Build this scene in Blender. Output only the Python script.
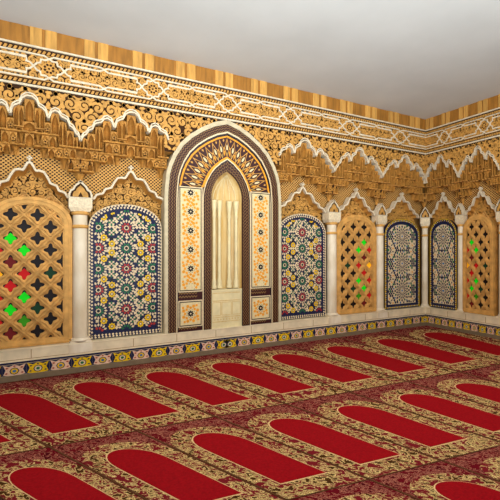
import bpy, math, random
from mathutils import Vector, Matrix
R = random.Random(7)
PI = math.pi
sc = bpy.context.scene
COL = sc.collection
for o in list(bpy.data.objects): bpy.data.objects.remove(o)

# ---------------------------------------------------------------- camera
cam = bpy.data.objects.new('camera', bpy.data.cameras.new('camera')); COL.objects.link(cam)
cam.data.sensor_width = 36; cam.data.sensor_fit = 'HORIZONTAL'; cam.data.lens = 36*390.6/500
cam.location = (-7.273, -5.623, 1.6)
cam.rotation_euler = (PI/2, 0, math.atan2(-0.4718, 0.8817))
cam.data.clip_start = .05
sc.camera = cam
# ---------------------------------------------------------------- light
w = bpy.data.worlds.new('world'); sc.world = w; w.use_nodes = True
w.node_tree.nodes['Background'].inputs[0].default_value = (1.0, .985, .955, 1)
w.node_tree.nodes['Background'].inputs[1].default_value = .18
def area(name, loc, target, sx, sy, energy, col, spread=PI):
    l = bpy.data.lights.new(name, 'AREA'); l.shape = 'RECTANGLE'; l.size = sx; l.size_y = sy
    l.energy = energy; l.color = col; l.spread = spread
    o = bpy.data.objects.new(name, l); COL.objects.link(o); o.location = loc
    o.rotation_euler = (Vector(target)-Vector(loc)).to_track_quat('-Z', 'Y').to_euler(); return o
area('added_key_light', (-4.7, -3.9, 4.35), (-4.0, -.2, .9), 6.6, .5, 330, (1, .97, .92))  # unseen strip lamp added to light the walls and shade their relief
area('added_ceiling_fill', (-6.6, -6.4, .9), (-5.2, -3.2, 4.4), 6, 4, 520, (.84, .95, 1), 1.9)  # unseen area lamp added to brighten the ceiling from below
vs = sc.view_settings
vs.view_transform = 'Standard'; vs.look = 'None'; vs.exposure = -0.26; vs.gamma = 1; vs.use_curve_mapping = False

# ---------------------------------------------------------------- materials
def lin(c):
    return tuple((x/255/12.92 if x/255 <= .04045 else ((x/255+.055)/1.055)**2.4) for x in c) + (1,)
def newmat(name, rough=.7):
    m = bpy.data.materials.new(name); m.use_nodes = True
    nt = m.node_tree; b = nt.nodes['Principled BSDF']; b.inputs['Roughness'].default_value = rough
    b.inputs['Specular IOR Level'].default_value = .25
    return m, nt, b
def mat(name, c, rough=.7, var=.0, scale=8, bump=0, emit=0, c2=None, coord='Object', stretch=(1, 1, 1)):
    m, nt, b = newmat(name, rough)
    b.inputs['Base Color'].default_value = lin(c)
    if var or bump or c2:
        tc = nt.nodes.new('ShaderNodeTexCoord'); mp = nt.nodes.new('ShaderNodeMapping'); mp.inputs['Scale'].default_value = stretch
        n = nt.nodes.new('ShaderNodeTexNoise'); n.inputs['Scale'].default_value = scale; n.inputs['Detail'].default_value = 4
        nt.links.new(tc.outputs[coord], mp.inputs[0]); nt.links.new(mp.outputs[0], n.inputs['Vector'])
        if var or c2:
            r = nt.nodes.new('ShaderNodeValToRGB'); r.color_ramp.elements[0].position = .3; r.color_ramp.elements[1].position = .7
            lo = tuple(max(0, x*(1-var)) for x in c) if not c2 else c2
            r.color_ramp.elements[0].color = lin(lo); r.color_ramp.elements[1].color = lin(tuple(min(255, x*(1+var*.5)) for x in c))
            nt.links.new(n.outputs['Fac'], r.inputs[0]); nt.links.new(r.outputs[0], b.inputs['Base Color'])
        if bump:
            bp = nt.nodes.new('ShaderNodeBump'); bp.inputs['Strength'].default_value = bump; bp.inputs['Distance'].default_value = .01
            nt.links.new(n.outputs['Fac'], bp.inputs['Height']); nt.links.new(bp.outputs[0], b.inputs['Normal'])
    if emit:
        b.inputs['Emission Color'].default_value = lin(c); b.inputs['Emission Strength'].default_value = emit
    return m
GOLD = mat('carved_gold_plaster', (198, 144, 70), .65, .16, 14, .25)
GOLD2 = mat('shaded_gold_plaster', (184, 128, 56), .65, .14, 10, .2)  # gold darkened for the stalactite work, niche shade put into the colour
GROUND = mat('dark_brown_ground', (58, 33, 12), .9, .2, 20)  # dark brown ground behind and between the raised carving
LATT = mat('ochre_wood_lattice', (214, 160, 86), .6, .14, 9, .15)
CREAM = mat('cream_trim_paint', (216, 199, 170), .6, .08, 20)
FRAMEM = mat('grey_cream_stone', (200, 184, 150), .6, .08, 12)
MARB = mat('cream_marble', (232, 218, 194), .35, .07, 5, 0, c2=(212, 190, 156), stretch=(1, 1, .5))
CAPM = mat('carved_cream_marble', (226, 206, 172), .5, .10, 40, .5)
SILL = mat('sill_stone', (232, 212, 176), .5, .08, 6)
JOINT = mat('stone_joint', (168, 132, 88), .8)
WOODL = mat('cornice_wood_light', (200, 148, 74), .5, .16, 6, .1, stretch=(4, 4, .5))
WOODD = mat('cornice_wood_dark', (158, 106, 42), .5, .16, 6, .1, stretch=(4, 4, .5))
NAVY = mat('navy_tile', (30, 34, 66), .3, .1, 40)
TCREAM = mat('cream_tile', (226, 202, 162), .3, .08, 40)
PINK = mat('pale_pink_tile', (232, 190, 160), .3, .05, 40)
YEL = mat('yellow_tile', (236, 190, 20), .3, .08, 40)
RED = mat('brick_red_tile', (165, 52, 44), .3, .1, 40)
GRN = mat('green_tile', (36, 104, 66), .3, .1, 40)
PGRN = mat('pale_green_tile', (150, 178, 130), .3, .1, 40)
BLU = mat('blue_tile', (70, 112, 160), .3, .1, 40)
BLK = mat('black_tile', (26, 22, 26), .3)
MAROON = mat('maroon_mosaic', (58, 22, 22), .45, .2, 60)
OLIVE = mat('olive_gold_mosaic', (136, 104, 60), .45, .15, 60)
ORANGE = mat('orange_mosaic', (232, 152, 34), .4, .1, 30)
SAND = mat('sand_mosaic', (222, 200, 152), .4, .06, 30)
ONYX = mat('honey_marble', (222, 196, 140), .35, .0, 5, 0, c2=(200, 158, 88), stretch=(4, 4, .45))
ONYXL = mat('pale_honey_marble', (226, 208, 160), .35, .06, 8)
PLINTH = mat('grey_brown_plinth', (128, 108, 84), .8, .08, 12)
PLASTER = mat('ceiling_plaster', (206, 205, 201), .9, .03, 1.2)
WALLM = mat('plain_ochre_plaster', (150, 108, 54), .8, .1, 5)
GDARK = mat('dark_window_glass', (22, 13, 14), .6)
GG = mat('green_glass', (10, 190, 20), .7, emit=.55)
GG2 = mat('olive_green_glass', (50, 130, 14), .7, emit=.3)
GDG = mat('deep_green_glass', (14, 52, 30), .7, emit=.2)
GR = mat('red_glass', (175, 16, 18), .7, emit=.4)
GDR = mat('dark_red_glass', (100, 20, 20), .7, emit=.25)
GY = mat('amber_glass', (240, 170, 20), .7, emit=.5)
FLOORM = mat('floor_screed', (90, 60, 45), .9, .1, 4)

def net_material():
    m, nt, b = newmat('net_plaster_painted_holes', .7)
    tc = nt.nodes.new('ShaderNodeTexCoord'); mp = nt.nodes.new('ShaderNodeMapping')
    mp.inputs['Scale'].default_value = (1, 0, 1); nt.links.new(tc.outputs['Object'], mp.inputs[0])
    sep = nt.nodes.new('ShaderNodeSeparateXYZ'); nt.links.new(mp.outputs[0], sep.inputs[0])
    def mth(op, a, bb=None):
        n = nt.nodes.new('ShaderNodeMath'); n.operation = op
        for i, v in enumerate((a, bb)):
            if v is None: continue
            if isinstance(v, (int, float)): n.inputs[i].default_value = v
            else: nt.links.new(v, n.inputs[i])
        return n.outputs[0]
    x = mth('MULTIPLY', sep.outputs[0], 2*PI/.052); z = mth('MULTIPLY', sep.outputs[2], 2*PI/.046)
    p = mth('MULTIPLY', mth('COSINE', x), mth('COSINE', z))      # staggered eyelets, the dark seen through them painted into the colour
    r = nt.nodes.new('ShaderNodeValToRGB'); r.color_ramp.elements[0].position = .10; r.color_ramp.elements[1].position = .24
    r.color_ramp.elements[0].color = lin((204, 152, 82)); r.color_ramp.elements[1].color = lin((50, 27, 9))
    nt.links.new(p, r.inputs[0]); nt.links.new(r.outputs[0], b.inputs['Base Color'])
    inv = mth('SUBTRACT', 1, p); bp = nt.nodes.new('ShaderNodeBump'); bp.inputs['Distance'].default_value = .01; bp.inputs['Strength'].default_value = .5
    nt.links.new(inv, bp.inputs['Height']); nt.links.new(bp.outputs[0], b.inputs['Normal'])
    return m
NET = net_material()

def rug_material(name, stops, scale, rough=.95, warp=1.5):
    m, nt, b = newmat(name, rough); b.inputs['Specular IOR Level'].default_value = .05
    uv = nt.nodes.new('ShaderNodeUVMap'); uv.uv_map = 'UVMap'
    mp = nt.nodes.new('ShaderNodeMapping'); mp.inputs['Scale'].default_value = (1, 1.9, 1); nt.links.new(uv.outputs[0], mp.inputs[0])
    n1 = nt.nodes.new('ShaderNodeTexNoise'); n1.inputs['Scale'].default_value = scale; n1.inputs['Detail'].default_value = 1
    n1.inputs['Distortion'].default_value = warp; nt.links.new(mp.outputs[0], n1.inputs['Vector'])
    n2 = nt.nodes.new('ShaderNodeTexVoronoi'); n2.inputs['Scale'].default_value = scale*.9; nt.links.new(mp.outputs[0], n2.inputs['Vector'])
    mx = nt.nodes.new('ShaderNodeMath'); mx.operation = 'MULTIPLY_ADD'; mx.inputs[1].default_value = .35
    nt.links.new(n2.outputs['Distance'], mx.inputs[0]); nt.links.new(n1.outputs['Fac'], mx.inputs[2])
    r = nt.nodes.new('ShaderNodeValToRGB'); cr = r.color_ramp; cr.interpolation = 'LINEAR'
    while len(cr.elements) > 1: cr.elements.remove(cr.elements[-1])
    cr.elements[0].position = stops[0][0]; cr.elements[0].color = lin(stops[0][1])
    for p, c in stops[1:]:
        e = cr.elements.new(p); e.color = lin(c)
    nt.links.new(mx.outputs[0], r.inputs[0]); nt.links.new(r.outputs[0], b.inputs['Base Color'])
    bp = nt.nodes.new('ShaderNodeBump'); bp.inputs['Strength'].default_value = .25; bp.inputs['Distance'].default_value = .004
    nt.links.new(n1.outputs['Fac'], bp.inputs['Height']); nt.links.new(bp.outputs[0], b.inputs['Normal'])
    return m
RFIELD = mat('rug_red_pile', (142, 12, 20), .95, .1, 60, .2)
RFIELD.node_tree.nodes['Principled BSDF'].inputs['Specular IOR Level'].default_value = .05
RBORD = rug_material('rug_gold_floral', [(.0, (46, 20, 8)), (.55, (70, 40, 14)), (.57, (120, 92, 34)), (.583, (236, 210, 146)), (.603, (226, 196, 122)), (.612, (112, 22, 30)), (.632, (104, 20, 28)), (.642, (232, 204, 138)), (.658, (214, 184, 104)), (.668, (96, 66, 22)), (.688, (104, 74, 26)), (.70, (232, 204, 138)), (.735, (110, 24, 30))], 11, warp=2.0)
RSPAN = rug_material('rug_maroon_floral', [(.0, (36, 5, 10)), (.565, (80, 8, 18)), (.585, (196, 136, 106)), (.60, (120, 14, 30)), (.63, (84, 8, 20)), (.645, (206, 146, 116)), (.66, (112, 12, 28)), (.685, (70, 8, 18)), (.70, (196, 134, 102)), (.72, (96, 10, 22))], 12, warp=2.0)
RLINE = mat('rug_brown_seam', (84, 48, 18), .95)
RPALE = mat('rug_cream_outline', (214, 176, 124), .95)

# ---------------------------------------------------------------- mesh helpers
class MB:
    def __init__(s): s.v = []; s.f = []; s.m = []; s.mats = []; s.uv = {}
    def mi(s, m):
        if m not in s.mats: s.mats.append(m)
        return s.mats.index(m)
    def face(s, pts, m):
        n = len(s.v); s.v += [tuple(p) for p in pts]; s.f.append(tuple(range(n, n+len(pts)))); s.m.append(s.mi(m))
    def box(s, x0, x1, y0, y1, z0, z1, m):
        n = len(s.v); s.v += [(x, y, z) for x in (x0, x1) for y in (y0, y1) for z in (z0, z1)]
        for q in ((0,1,3,2),(4,6,7,5),(0,4,5,1),(2,3,7,6),(0,2,6,4),(1,5,7,3)):
            s.f.append(tuple(n+i for i in q)); s.m.append(s.mi(m))
    def slab(s, P, yf, yb, m, side=None):          # an outline in x,z standing proud from yb to yf
        a = sum(P[i][0]*P[(i+1) % len(P)][1]-P[(i+1) % len(P)][0]*P[i][1] for i in range(len(P)))
        if a < 0: P = P[::-1]
        s.face([(x, yf, z) for x, z in P], m)
        if yb is None: return
        for i in range(len(P)):
            (x0, z0), (x1, z1) = P[i], P[(i+1) % len(P)]
            s.face([(x0, yf, z0), (x0, yb, z0), (x1, yb, z1), (x1, yf, z1)], side or m)
    def ring(s, A, B, yf, yb, m, closed=False):     # plate between two outlines with the same number of points
        n = len(A)
        for i in range(n if closed else n-1):
            j = (i+1) % n
            a0, a1, b0, b1 = A[i], A[j], B[i], B[j]
            s.face([(a0[0], yf, a0[1]), (a1[0], yf, a1[1]), (b1[0], yf, b1[1]), (b0[0], yf, b0[1])], m)
            if yb is not None:
                s.face([(a0[0], yf, a0[1]), (a0[0], yb, a0[1]), (a1[0], yb, a1[1]), (a1[0], yf, a1[1])], m)
                s.face([(b0[0], yf, b0[1]), (b1[0], yf, b1[1]), (b1[0], yb, b1[1]), (b0[0], yb, b0[1])], m)
    def ribbon(s, P, wd, yf, yb, m, closed=False, test=None, taper=False):
        n = len(P); L = []; Rr = []
        for i in range(n):
            if closed: a, c = P[i-1], P[(i+1) % n]
            else: a, c = P[max(0, i-1)], P[min(n-1, i+1)]
            dx, dz = c[0]-a[0], c[1]-a[1]; l = math.hypot(dx, dz) or 1
            k = 1.0
            if 0 < i < n-1 or closed:
                b = P[i]; u1 = (b[0]-a[0], b[1]-a[1]); l1 = math.hypot(*u1) or 1
                cs = abs((u1[0]*dx+u1[1]*dz)/(l1*l)); k = min(1.5, 1/max(cs, .5))
            h = wd/2*k*((1-.6*i/(n-1)) if taper else 1)
            L.append((P[i][0]-dz/l*h, P[i][1]+dx/l*h)); Rr.append((P[i][0]+dz/l*h, P[i][1]-dx/l*h))
        for i in range(n if closed else n-1):
            j = (i+1) % n
            if test and not test((P[i][0]+P[j][0])/2, (P[i][1]+P[j][1])/2): continue
            s.face([(L[i][0], yf, L[i][1]), (Rr[i][0], yf, Rr[i][1]), (Rr[j][0], yf, Rr[j][1]), (L[j][0], yf, L[j][1])], m)
            if yb is not None:
                s.face([(L[i][0], yf, L[i][1]), (L[j][0], yf, L[j][1]), (L[j][0], yb, L[j][1]), (L[i][0], yb, L[i][1])], m)
                s.face([(Rr[i][0], yf, Rr[i][1]), (Rr[i][0], yb, Rr[i][1]), (Rr[j][0], yb, Rr[j][1]), (Rr[j][0], yf, Rr[j][1])], m)
    def lathe(s, prof, m, n=20, cx=0, cy=0, a0=0, a1=2*PI, sx=1, sy=1, flute=0):
        full = abs(a1-a0-2*PI) < 1e-6; k = n if full else n+1; b = len(s.v)
        for r, z in prof:
            for i in range(k):
                a = a0+(a1-a0)*i/n; r_ = r*(1-flute*(1-abs(math.cos((a-a0)*2.5)))); s.v.append((cx+r_*math.cos(a)*sx, cy+r_*math.sin(a)*sy, z))
        for j in range(len(prof)-1):
            for i in range(n):
                i2 = (i+1) % k
                s.f.append((b+j*k+i, b+j*k+i2, b+(j+1)*k+i2, b+(j+1)*k+i)); s.m.append(s.mi(m))
    def build(s, name, parent=None, smooth=False, uv=None):
        me = bpy.data.meshes.new(name); me.from_pydata(s.v, [], s.f)
        for m in s.mats: me.materials.append(m)
        me.polygons.foreach_set('material_index', s.m)
        if smooth: me.polygons.foreach_set('use_smooth', [True]*len(me.polygons))
        if uv:
            l = me.uv_layers.new(name='UVMap')
            for lp in me.loops: l.data[lp.index].uv = uv[lp.vertex_index]
        me.update()
        o = bpy.data.objects.new(name, me); COL.objects.link(o)
        if parent: o.parent = parent
        return o
def tag(o, label, cat, group=None):
    o['label'] = label; o['category'] = cat
    if group: o['group'] = group
    return o
# wall frame: x runs to the right along the wall, -y faces the room, z up
ANG = {'A': 0.0, 'B': -PI/2}
def place(o, wall, u=0, z=0):
    o.location = (u, 0, z) if wall == 'A' else (0, -u, z); o.rotation_euler = (0, 0, ANG[wall])
def thing(name, wall, u, z, label, cat, group=None):
    o = bpy.data.objects.new(name, None); o.empty_display_size = .1; COL.objects.link(o)
    place(o, wall, u, z); return tag(o, label, cat, group)
def struct(o): o['kind'] = 'structure'; return o

def interp(tab, x):
    if x <= tab[0][0]: return tab[0][1]
    for (a, va), (b, vb) in zip(tab, tab[1:]):
        if x <= b: return va+(vb-va)*(x-a)/(b-a)
    return tab[-1][1]
GP = [(1, 0), (.995, .1), (.97, .29), (.93, .40), (.866, .515), (.756, .65), (.607, .763), (.414, .868), (.216, .948), (0, 1)]
GPI = [(1, 0), (.96, .18), (.90, .31), (.83, .42), (.68, .60), (.53, .73), (.27, .885), (0, 1)]
def pointed(c, w, z0, spring, apex, shape=None):     # pointed arch outline, bottom left over the top to bottom right
    T = []
    for (x0, g0), (x1, g1) in zip(shape or GP, (shape or GP)[1:]):
        for k in range(3): T.append((x0+(x1-x0)*k/3, g0+(g1-g0)*k/3))
    T.append((0, 1))
    Lp = [(c-w, z0)]+[(c-w*x, spring+(apex-spring)*g) for x, g in T]
    return Lp+[(2*c-x, z) for x, z in Lp[-2::-1]]
def rounded(c, w, z0, spring, apex, n=24):     # round headed outline
    P = [(c-w, z0)]
    for i in range(n+1):
        a = PI-PI*i/n; P.append((c+w*math.cos(a), spring+(apex-spring)*math.sin(a)**.92 if 0 < i < n else spring))
    return P+[(c+w, z0)]
def inside_round(x, z, c, w, z0, spring, apex):
    if z < z0 or abs(x-c) > w: return False
    return z <= spring or ((x-c)/w)**2+((z-spring)/(apex-spring))**2 < 1

# ---------------------------------------------------------------- room shell
TB = .20                                        # depth of the backing wall behind the relief
m = MB(); m.box(-12, .3, TB, .35, 0, 4.38, WALLM); struct(m.build('wall_back'))
m = MB(); m.box(-12, .3+TB, -.2, .0, 0, 0, WALLM)
m = MB(); m.box(TB, .35, -9, TB, 0, 4.38, WALLM); struct(m.build('wall_right'))
m = MB(); m.box(-12, .35, -9, .35, 4.38, 4.6, PLASTER); struct(m.build('ceiling'))
m = MB(); m.box(-12, .35, -9, .35, -.15, 0, FLOORM); struct(m.build('floor'))
UA0 = -8.2; UB1 = 2.9
UR = {'A': (UA0, 0), 'B': (0, UB1)}
def trim(n, wall, mb):
    o = mb.build('trim_%d' % n); place(o, wall); return struct(o)
# wooden cornice
for wall, n, first, per in (('A', 1, -8.317, .623), ('B', 2, -.12, .375)):
    u0, u1 = UR[wall]; m = MB()
    m.box(u0, u1, -.05, TB, 4.147, 4.38, WOODD); u = first; s = per/.623
    while u < u1:
        for a, b, mm in ((.30, .43, WOODL), (.47, .60, WOODL)):
            x0, x1 = max(u0, u+a*s), min(u1, u+b*s)
            if x1 > x0+.01: m.box(x0, x1, -.062 if wall == 'A' else -.066, -.05, 4.149, 4.3795, mm)
        u += per
    trim(n, wall, m)
# stone sill, tiled dado band and plinth
def star_tile(m, c, w, z0, z1, kind, y):
    h = z1-z0; zc = (z0+z1)/2; sx = w/.165*.93; body = YEL if kind else PINK
    m.slab([(c-w/2, z0), (c+w/2, z0), (c+w/2, z1), (c-w/2, z1)], y, None, NAVY)
    X = lambda f: c+f*w
    Z = lambda f: z0+f*h
    m.slab([(X(x), Z(z)) for x, z in ((-.47, 1), (-.22, .82), (0, 1), (.22, .82), (.47, 1), (.36, .52), (.46, .08), (.25, 0), (-.25, 0), (-.46, .08), (-.36, .52))], y-.0012, None, body)
    for fx, fz, r in ((-.31, .70, .085), (.31, .70, .085), (0, .86, .075), (-.33, .22, .08), (.33, .22, .08)):
        m.slab([(X(fx-r*.9), Z(fz)), (X(fx), Z(fz-r)), (X(fx+r*.9), Z(fz)), (X(fx), Z(fz+r))], y-.0022, None, NAVY if kind else RED)
    for r, mm, d in ((.33, NAVY, .0018), (.26, TCREAM if kind else YEL, .0026), (.14, GRN if kind else BLU, .0034)):
        m.slab([(X(r*.62*math.cos(a*PI/4)), Z(.40+r*math.sin(a*PI/4))) for a in range(8)], y-d, None, mm)
for wall, n, per in (('A', 3, .2525), ('B', 6, .1525)):
    u0, u1 = UR[wall]
    m = MB(); m.box(u0, u1+(-.0), -.075, TB, .235, .375, SILL)
    m.box(u0, u1, -.082, TB, .372, .388, SILL)
    u = u0+.2; k = 0
    while u < u1:                               # upright joints in the stone
        m.box(u-.004, u+.004, -.0765, -.07, .262, .372, JOINT); u += .62 if wall == 'A' else .38
    m.box(u0, u1, -.0765, -.07, .256, .262, JOINT)
    trim(n, wall, m)
    m = MB(); m.box(u0, u1, -.08, TB, .073, .235, TCREAM); m.box(u0, u1, -.083, -.08, .212, .235, NAVY)
    if wall == 'A': tiles = [(-4.77-.2535*k, k % 2 == 0) for k in range(13)]+[(-.121-.2524*k, k % 2 == 0) for k in range(19)]
    else: tiles = [(.369-.1525+.1525*k, k % 2 == 1) for k in range(16)]+[(.08, True)]
    for u, kd in tiles:
        if u0+per/2 < u < u1: star_tile(m, u, per if wall == 'A' else per, .076, .206, kd, -.0815)
    trim(n+1, wall, m)
    m = MB(); m.box(u0, u1, -.095, TB, 0, .073, PLINTH); trim(n+2, wall, m)

# ---------------------------------------------------------------- scrollwork filler
def scroll_fill(m, test, x0, x1, z0, z1, r, wd, yf, yb, mt, sx=1.0, axis=None, rnd=None):
    rnd = rnd or random.Random(3)
    row = 0; z = z0
    while z < z1+r:
        x = x0+(r*1.0*sx if row % 2 else 0)
        while x < x1+r:
            cx, cz = x, z; d = 1 if ((row+int((x-x0)/(2*r*sx))) % 2) else -1
            if axis is not None and cx > axis: d = -d
            ph = rnd.uniform(0, 2*PI)
            P = []
            for k in range(19):
                t = k/18; rr = r*(1.08-.93*t); a = ph+d*t*PI*2.7
                P.append((cx+sx*rr*math.cos(a), cz+rr*math.sin(a)))
            m.ribbon(P, wd, yf, yb, mt, test=test, taper=False)
            # leaf at the heart and leaves between the spirals
            for (lx, lz, ls, la) in ((P[-1][0], P[-1][1], .36*r, ph), (cx+sx*r*1.0, cz+.58*r*(1 if row % 2 else -1), .42*r, ph*1.7), (cx, cz+r*1.12, .40*r, 1.57)):
                if test(lx, lz):
                    m.slab([(lx+sx*ls*(1.25 if q == 0 else .8)*math.cos(la+q*PI/3), lz+ls*(1.25 if q == 0 else .8)*math.sin(la+q*PI/3)) for q in range(6)], yf-.001, yb, mt)
            x += 2*r*sx
        z += r*1.75; row += 1

# ---------------------------------------------------------------- arcade layout
HT = [(0, 3.52), (.06, 3.515), (.14, 3.475), (.18, 3.41), (.26, 3.385), (.31, 3.355), (.345, 3.28), (.37, 3.28), (.41, 3.355), (.49, 3.385), (.56, 3.37), (.61, 3.32), (.68, 3.305), (.74, 3.285), (.78, 3.215), (.85, 3.19), (.90, 3.13), (.95, 3.11), (1, 3.035)]
ST = [(0, 2.70), (.04, 2.69), (.083, 2.64), (.12, 2.60), (.20, 2.605), (.28, 2.59), (.34, 2.53), (.40, 2.455), (.46, 2.44), (.52, 2.43), (.57, 2.365), (.62, 2.36), (.69, 2.345), (.74, 2.29), (1, 2.29)]
BAYS = {'A': [(-7.40, .585), (-6.16, .655), (-3.21, .66), (-1.945, .608), (-.69, .655)], 'B': [(.41, .39), (1.19, .39), (1.97, .39)]}
MC = -4.705
def big(wall, u):                               # lower edge of the carved stucco field
    best = 3.03
    if wall == 'A' and abs(u-MC) < 1.0:
        return max(3.03, 2.35+1.28*interp(sorted((x, g) for x, g in GP), abs(u-MC)/1.0))
    for c, h in BAYS[wall]:
        if abs(u-c) <= h*1.02: best = max(best, interp(HT, abs(u-c)/h))
    return best
def hood_range(wall, c, h):                     # the mihrab cuts into its neighbours
    if wall == 'A' and c == -6.16: return -h, .53
    if wall == 'A' and c == -3.21: return -.56, h
    return -h, h

# carved stucco field above the arches
for wall, lab in (('A', 'long wall, above the prayer niche and its neighbouring arches'), ('B', 'short right wall, above its scalloped arches')):
    u0, u1 = UR[wall]
    if wall == 'B': u1 = 2.28
    t = thing('stucco_panel', wall, 0, 3.03, 'ochre carved scroll stucco on the '+lab, 'wall carving')
    m = MB(); n = int((u1-u0)/.02)
    for i in range(n):
        a, b = u0+(u1-u0)*i/n, u0+(u1-u0)*(i+1)/n; za, zb = big(wall, a)-3.03, big(wall, b)-3.03
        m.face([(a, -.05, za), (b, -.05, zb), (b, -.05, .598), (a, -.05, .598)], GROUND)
        m.face([(a, -.05, za), (a, TB-.03, za), (b, TB-.03, zb), (b, -.05, zb)], GOLD)
    m.build('ground', t)
    m = MB(); s = .6 if wall == 'B' else 1.0
    tst = lambda x, z: (u0+.03 < x < u1-.02) and z < .575 and z+3.03 > big(wall, x)+.015
    cs = [c for c, h in BAYS[wall]]
    edges = sorted({round(c-h, 3) for c, h in BAYS[wall]} | {round(c+h, 3) for c, h in BAYS[wall]} | ({MC-1, MC, MC+1} if wall == 'A' else set()))
    scroll_fill(m, tst, u0, u1, .02, .6, .084, .038, -.066, -.05, GOLD, sx=s, rnd=random.Random(5))
    m.build('scrollwork', t)

# strapwork frieze
STARS = {'A': [-8.5, -7.183, -5.87, -4.694, -3.52, -2.193, -.84], 'B': [.50, 1.31, 2.12, 2.95]}
for wall, lab in (('A', 'long wall over the prayer niche'), ('B', 'short right wall')):
    u0, u1 = UR[wall]
    t = thing('strapwork_frieze', wall, 0, 3.89, 'carved frieze of white straps and stars on the '+lab, 'frieze')
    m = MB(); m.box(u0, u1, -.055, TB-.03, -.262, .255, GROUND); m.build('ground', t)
    m = MB()
    tin = lambda x, z: u0+.02 < x < u1-.02
    # beaded edge bands
    for zz in (.19, -.20):
        u = u0; st = .052 if wall == 'A' else .032
        while u < u1-st:
            m.slab([(u, zz-.018), (u+st*.55, zz-.022), (u+st*.95, zz+.018), (u+st*.4, zz+.022)], -.066, -.055, GOLD); u += st
    s = .6 if wall == 'B' else 1.0
    scroll_fill(m, lambda x, z: tin(x, z) and abs(z) < .135, u0, u1, -.11, .13, .052, .026, -.066, -.055, GOLD, sx=s, rnd=random.Random(11))
    m.build('scrollwork', t)
    m = MB()
    for zz, wd in ((.242, .022), (-.25, .026), (.155, .008), (-.16, .008)):
        m.box(u0, u1, -.078 if wd > .01 else -.068, -.055, zz-wd/2, zz+wd/2, CREAM if wd > .01 else GOLD)
    S = STARS[wall]
    for i, c in enumerate(S):
        l = (c-S[i-1])/2 if i else (S[1]-S[0])/2; r = (S[i+1]-c)/2 if i+1 < len(S) else ((0-c) if wall == 'A' else l)
        if wall == 'B' and i == 0: l = c
        for sxn in (1, -1):
            mr, ml = (r, l) if sxn > 0 else (l, r)
            k = min(r, l)/.62
            for sz in (1, -1):
                Pm = [(-ml+.04*k, .150), (-.05*k, .150), (.035*k, .098), (.085*k, .098), (.092*k, .055), (.125*k, .045), (.20*k, -.040), (.235*k, -.045), (.235*k, -.098), (mr-.05*k, -.098), (mr+.04*k, -.150)]
                Q = [(c+sxn*x, z*sz) for x, z in Pm]
                Q = [(min(max(x, u0), u1), z) for x, z in Q]
                m.ribbon(Q, .021 if wall == 'A' else .017, -.079+.0012*(sz > 0)+.0006*(sxn > 0), -.055, CREAM)
    m.build('strapwork', t)
    for c in S:
        if not u0+.1 < c < u1-.1: continue
        m = MB(); k = s
        m.slab([(c+.080*k*math.cos(a*PI/8), .080*math.sin(a*PI/8)) for a in range(16)], -.068, -.055, GOLD)
        for a in range(8):
            x, z = c+.050*k*math.cos(a*PI/4+.39), .050*math.sin(a*PI/4+.39)
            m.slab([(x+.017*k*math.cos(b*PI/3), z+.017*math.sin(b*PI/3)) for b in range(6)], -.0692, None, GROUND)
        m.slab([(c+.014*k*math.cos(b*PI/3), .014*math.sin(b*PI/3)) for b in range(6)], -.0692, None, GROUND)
        m.build('star_rosette', t)

# ---------------------------------------------------------------- muqarnas hoods
def niche_cell(m, xc, w, z0, z1, yf, dep, mt, frame=True):
    h = z1-z0; a0 = w*.43; zs = z0+h*.50; rows = []
    zt = z1-h*.06
    for k in range(9):
        t = k/8
        if t < .5: z = z0+(zs-z0)*t*2; a = a0
        else:
            q = (t-.5)*2; z = zs+(zt-zs)*q; a = a0*(1-q**2.0)*(1-.12*math.sin(q*PI))
        rows.append((z, a, dep*(a/a0)**.7 if a > 0 else 0))
    NP = 6
    for (za, aa, da), (zb, ab, db) in zip(rows, rows[1:]):
        for i in range(NP):
            p, q = PI*i/NP, PI*(i+1)/NP
            m.face([(xc-aa*math.cos(p), yf+da*math.sin(p), za), (xc-aa*math.cos(q), yf+da*math.sin(q), za), (xc-ab*math.cos(q), yf+db*math.sin(q), zb), (xc-ab*math.cos(p), yf+db*math.sin(p), zb)], mt)
        for sg in (-1, 1):
            P = [(xc+sg*aa, yf, za), (xc+sg*w/2, yf, za), (xc+sg*w/2, yf, zb), (xc+sg*ab, yf, zb)]
            m.face(P if sg > 0 else P[::-1], mt)
    m.face([(xc-w/2, yf, zt), (xc+w/2, yf, zt), (xc+w/2, yf, z1), (xc-w/2, yf, z1)], mt)
    for sg in (-1, 1):                          # cheeks
        P = [(xc+sg*w/2, yf, z0), (xc+sg*w/2, .117, z0), (xc+sg*w/2, .117, z1), (xc+sg*w/2, yf, z1)]
        m.face(P if sg > 0 else P[::-1], mt)
def corbel(m, xc, w, z0, z1, yf, mt):
    n = 8; pr = [(.16, z0), (.20, z0+.1*(z1-z0)), (.26, z0+.4*(z1-z0)), (.42, z0+.75*(z1-z0)), (.50, z1)]
    yb = .115; d = yb-yf
    m.lathe([(p*w, z) for p, z in pr], mt, n, xc, yb, PI, 2*PI, 1, d/(.5*w))
    # small pierced eye
    m.slab([(xc+.10*w*math.cos(a*PI/4), z0+(z1-z0)*.62+.11*(z1-z0)*math.sin(a*PI/4)) for a in range(8)], yf+.1*d, yf+.5*d, GROUND)
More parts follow.
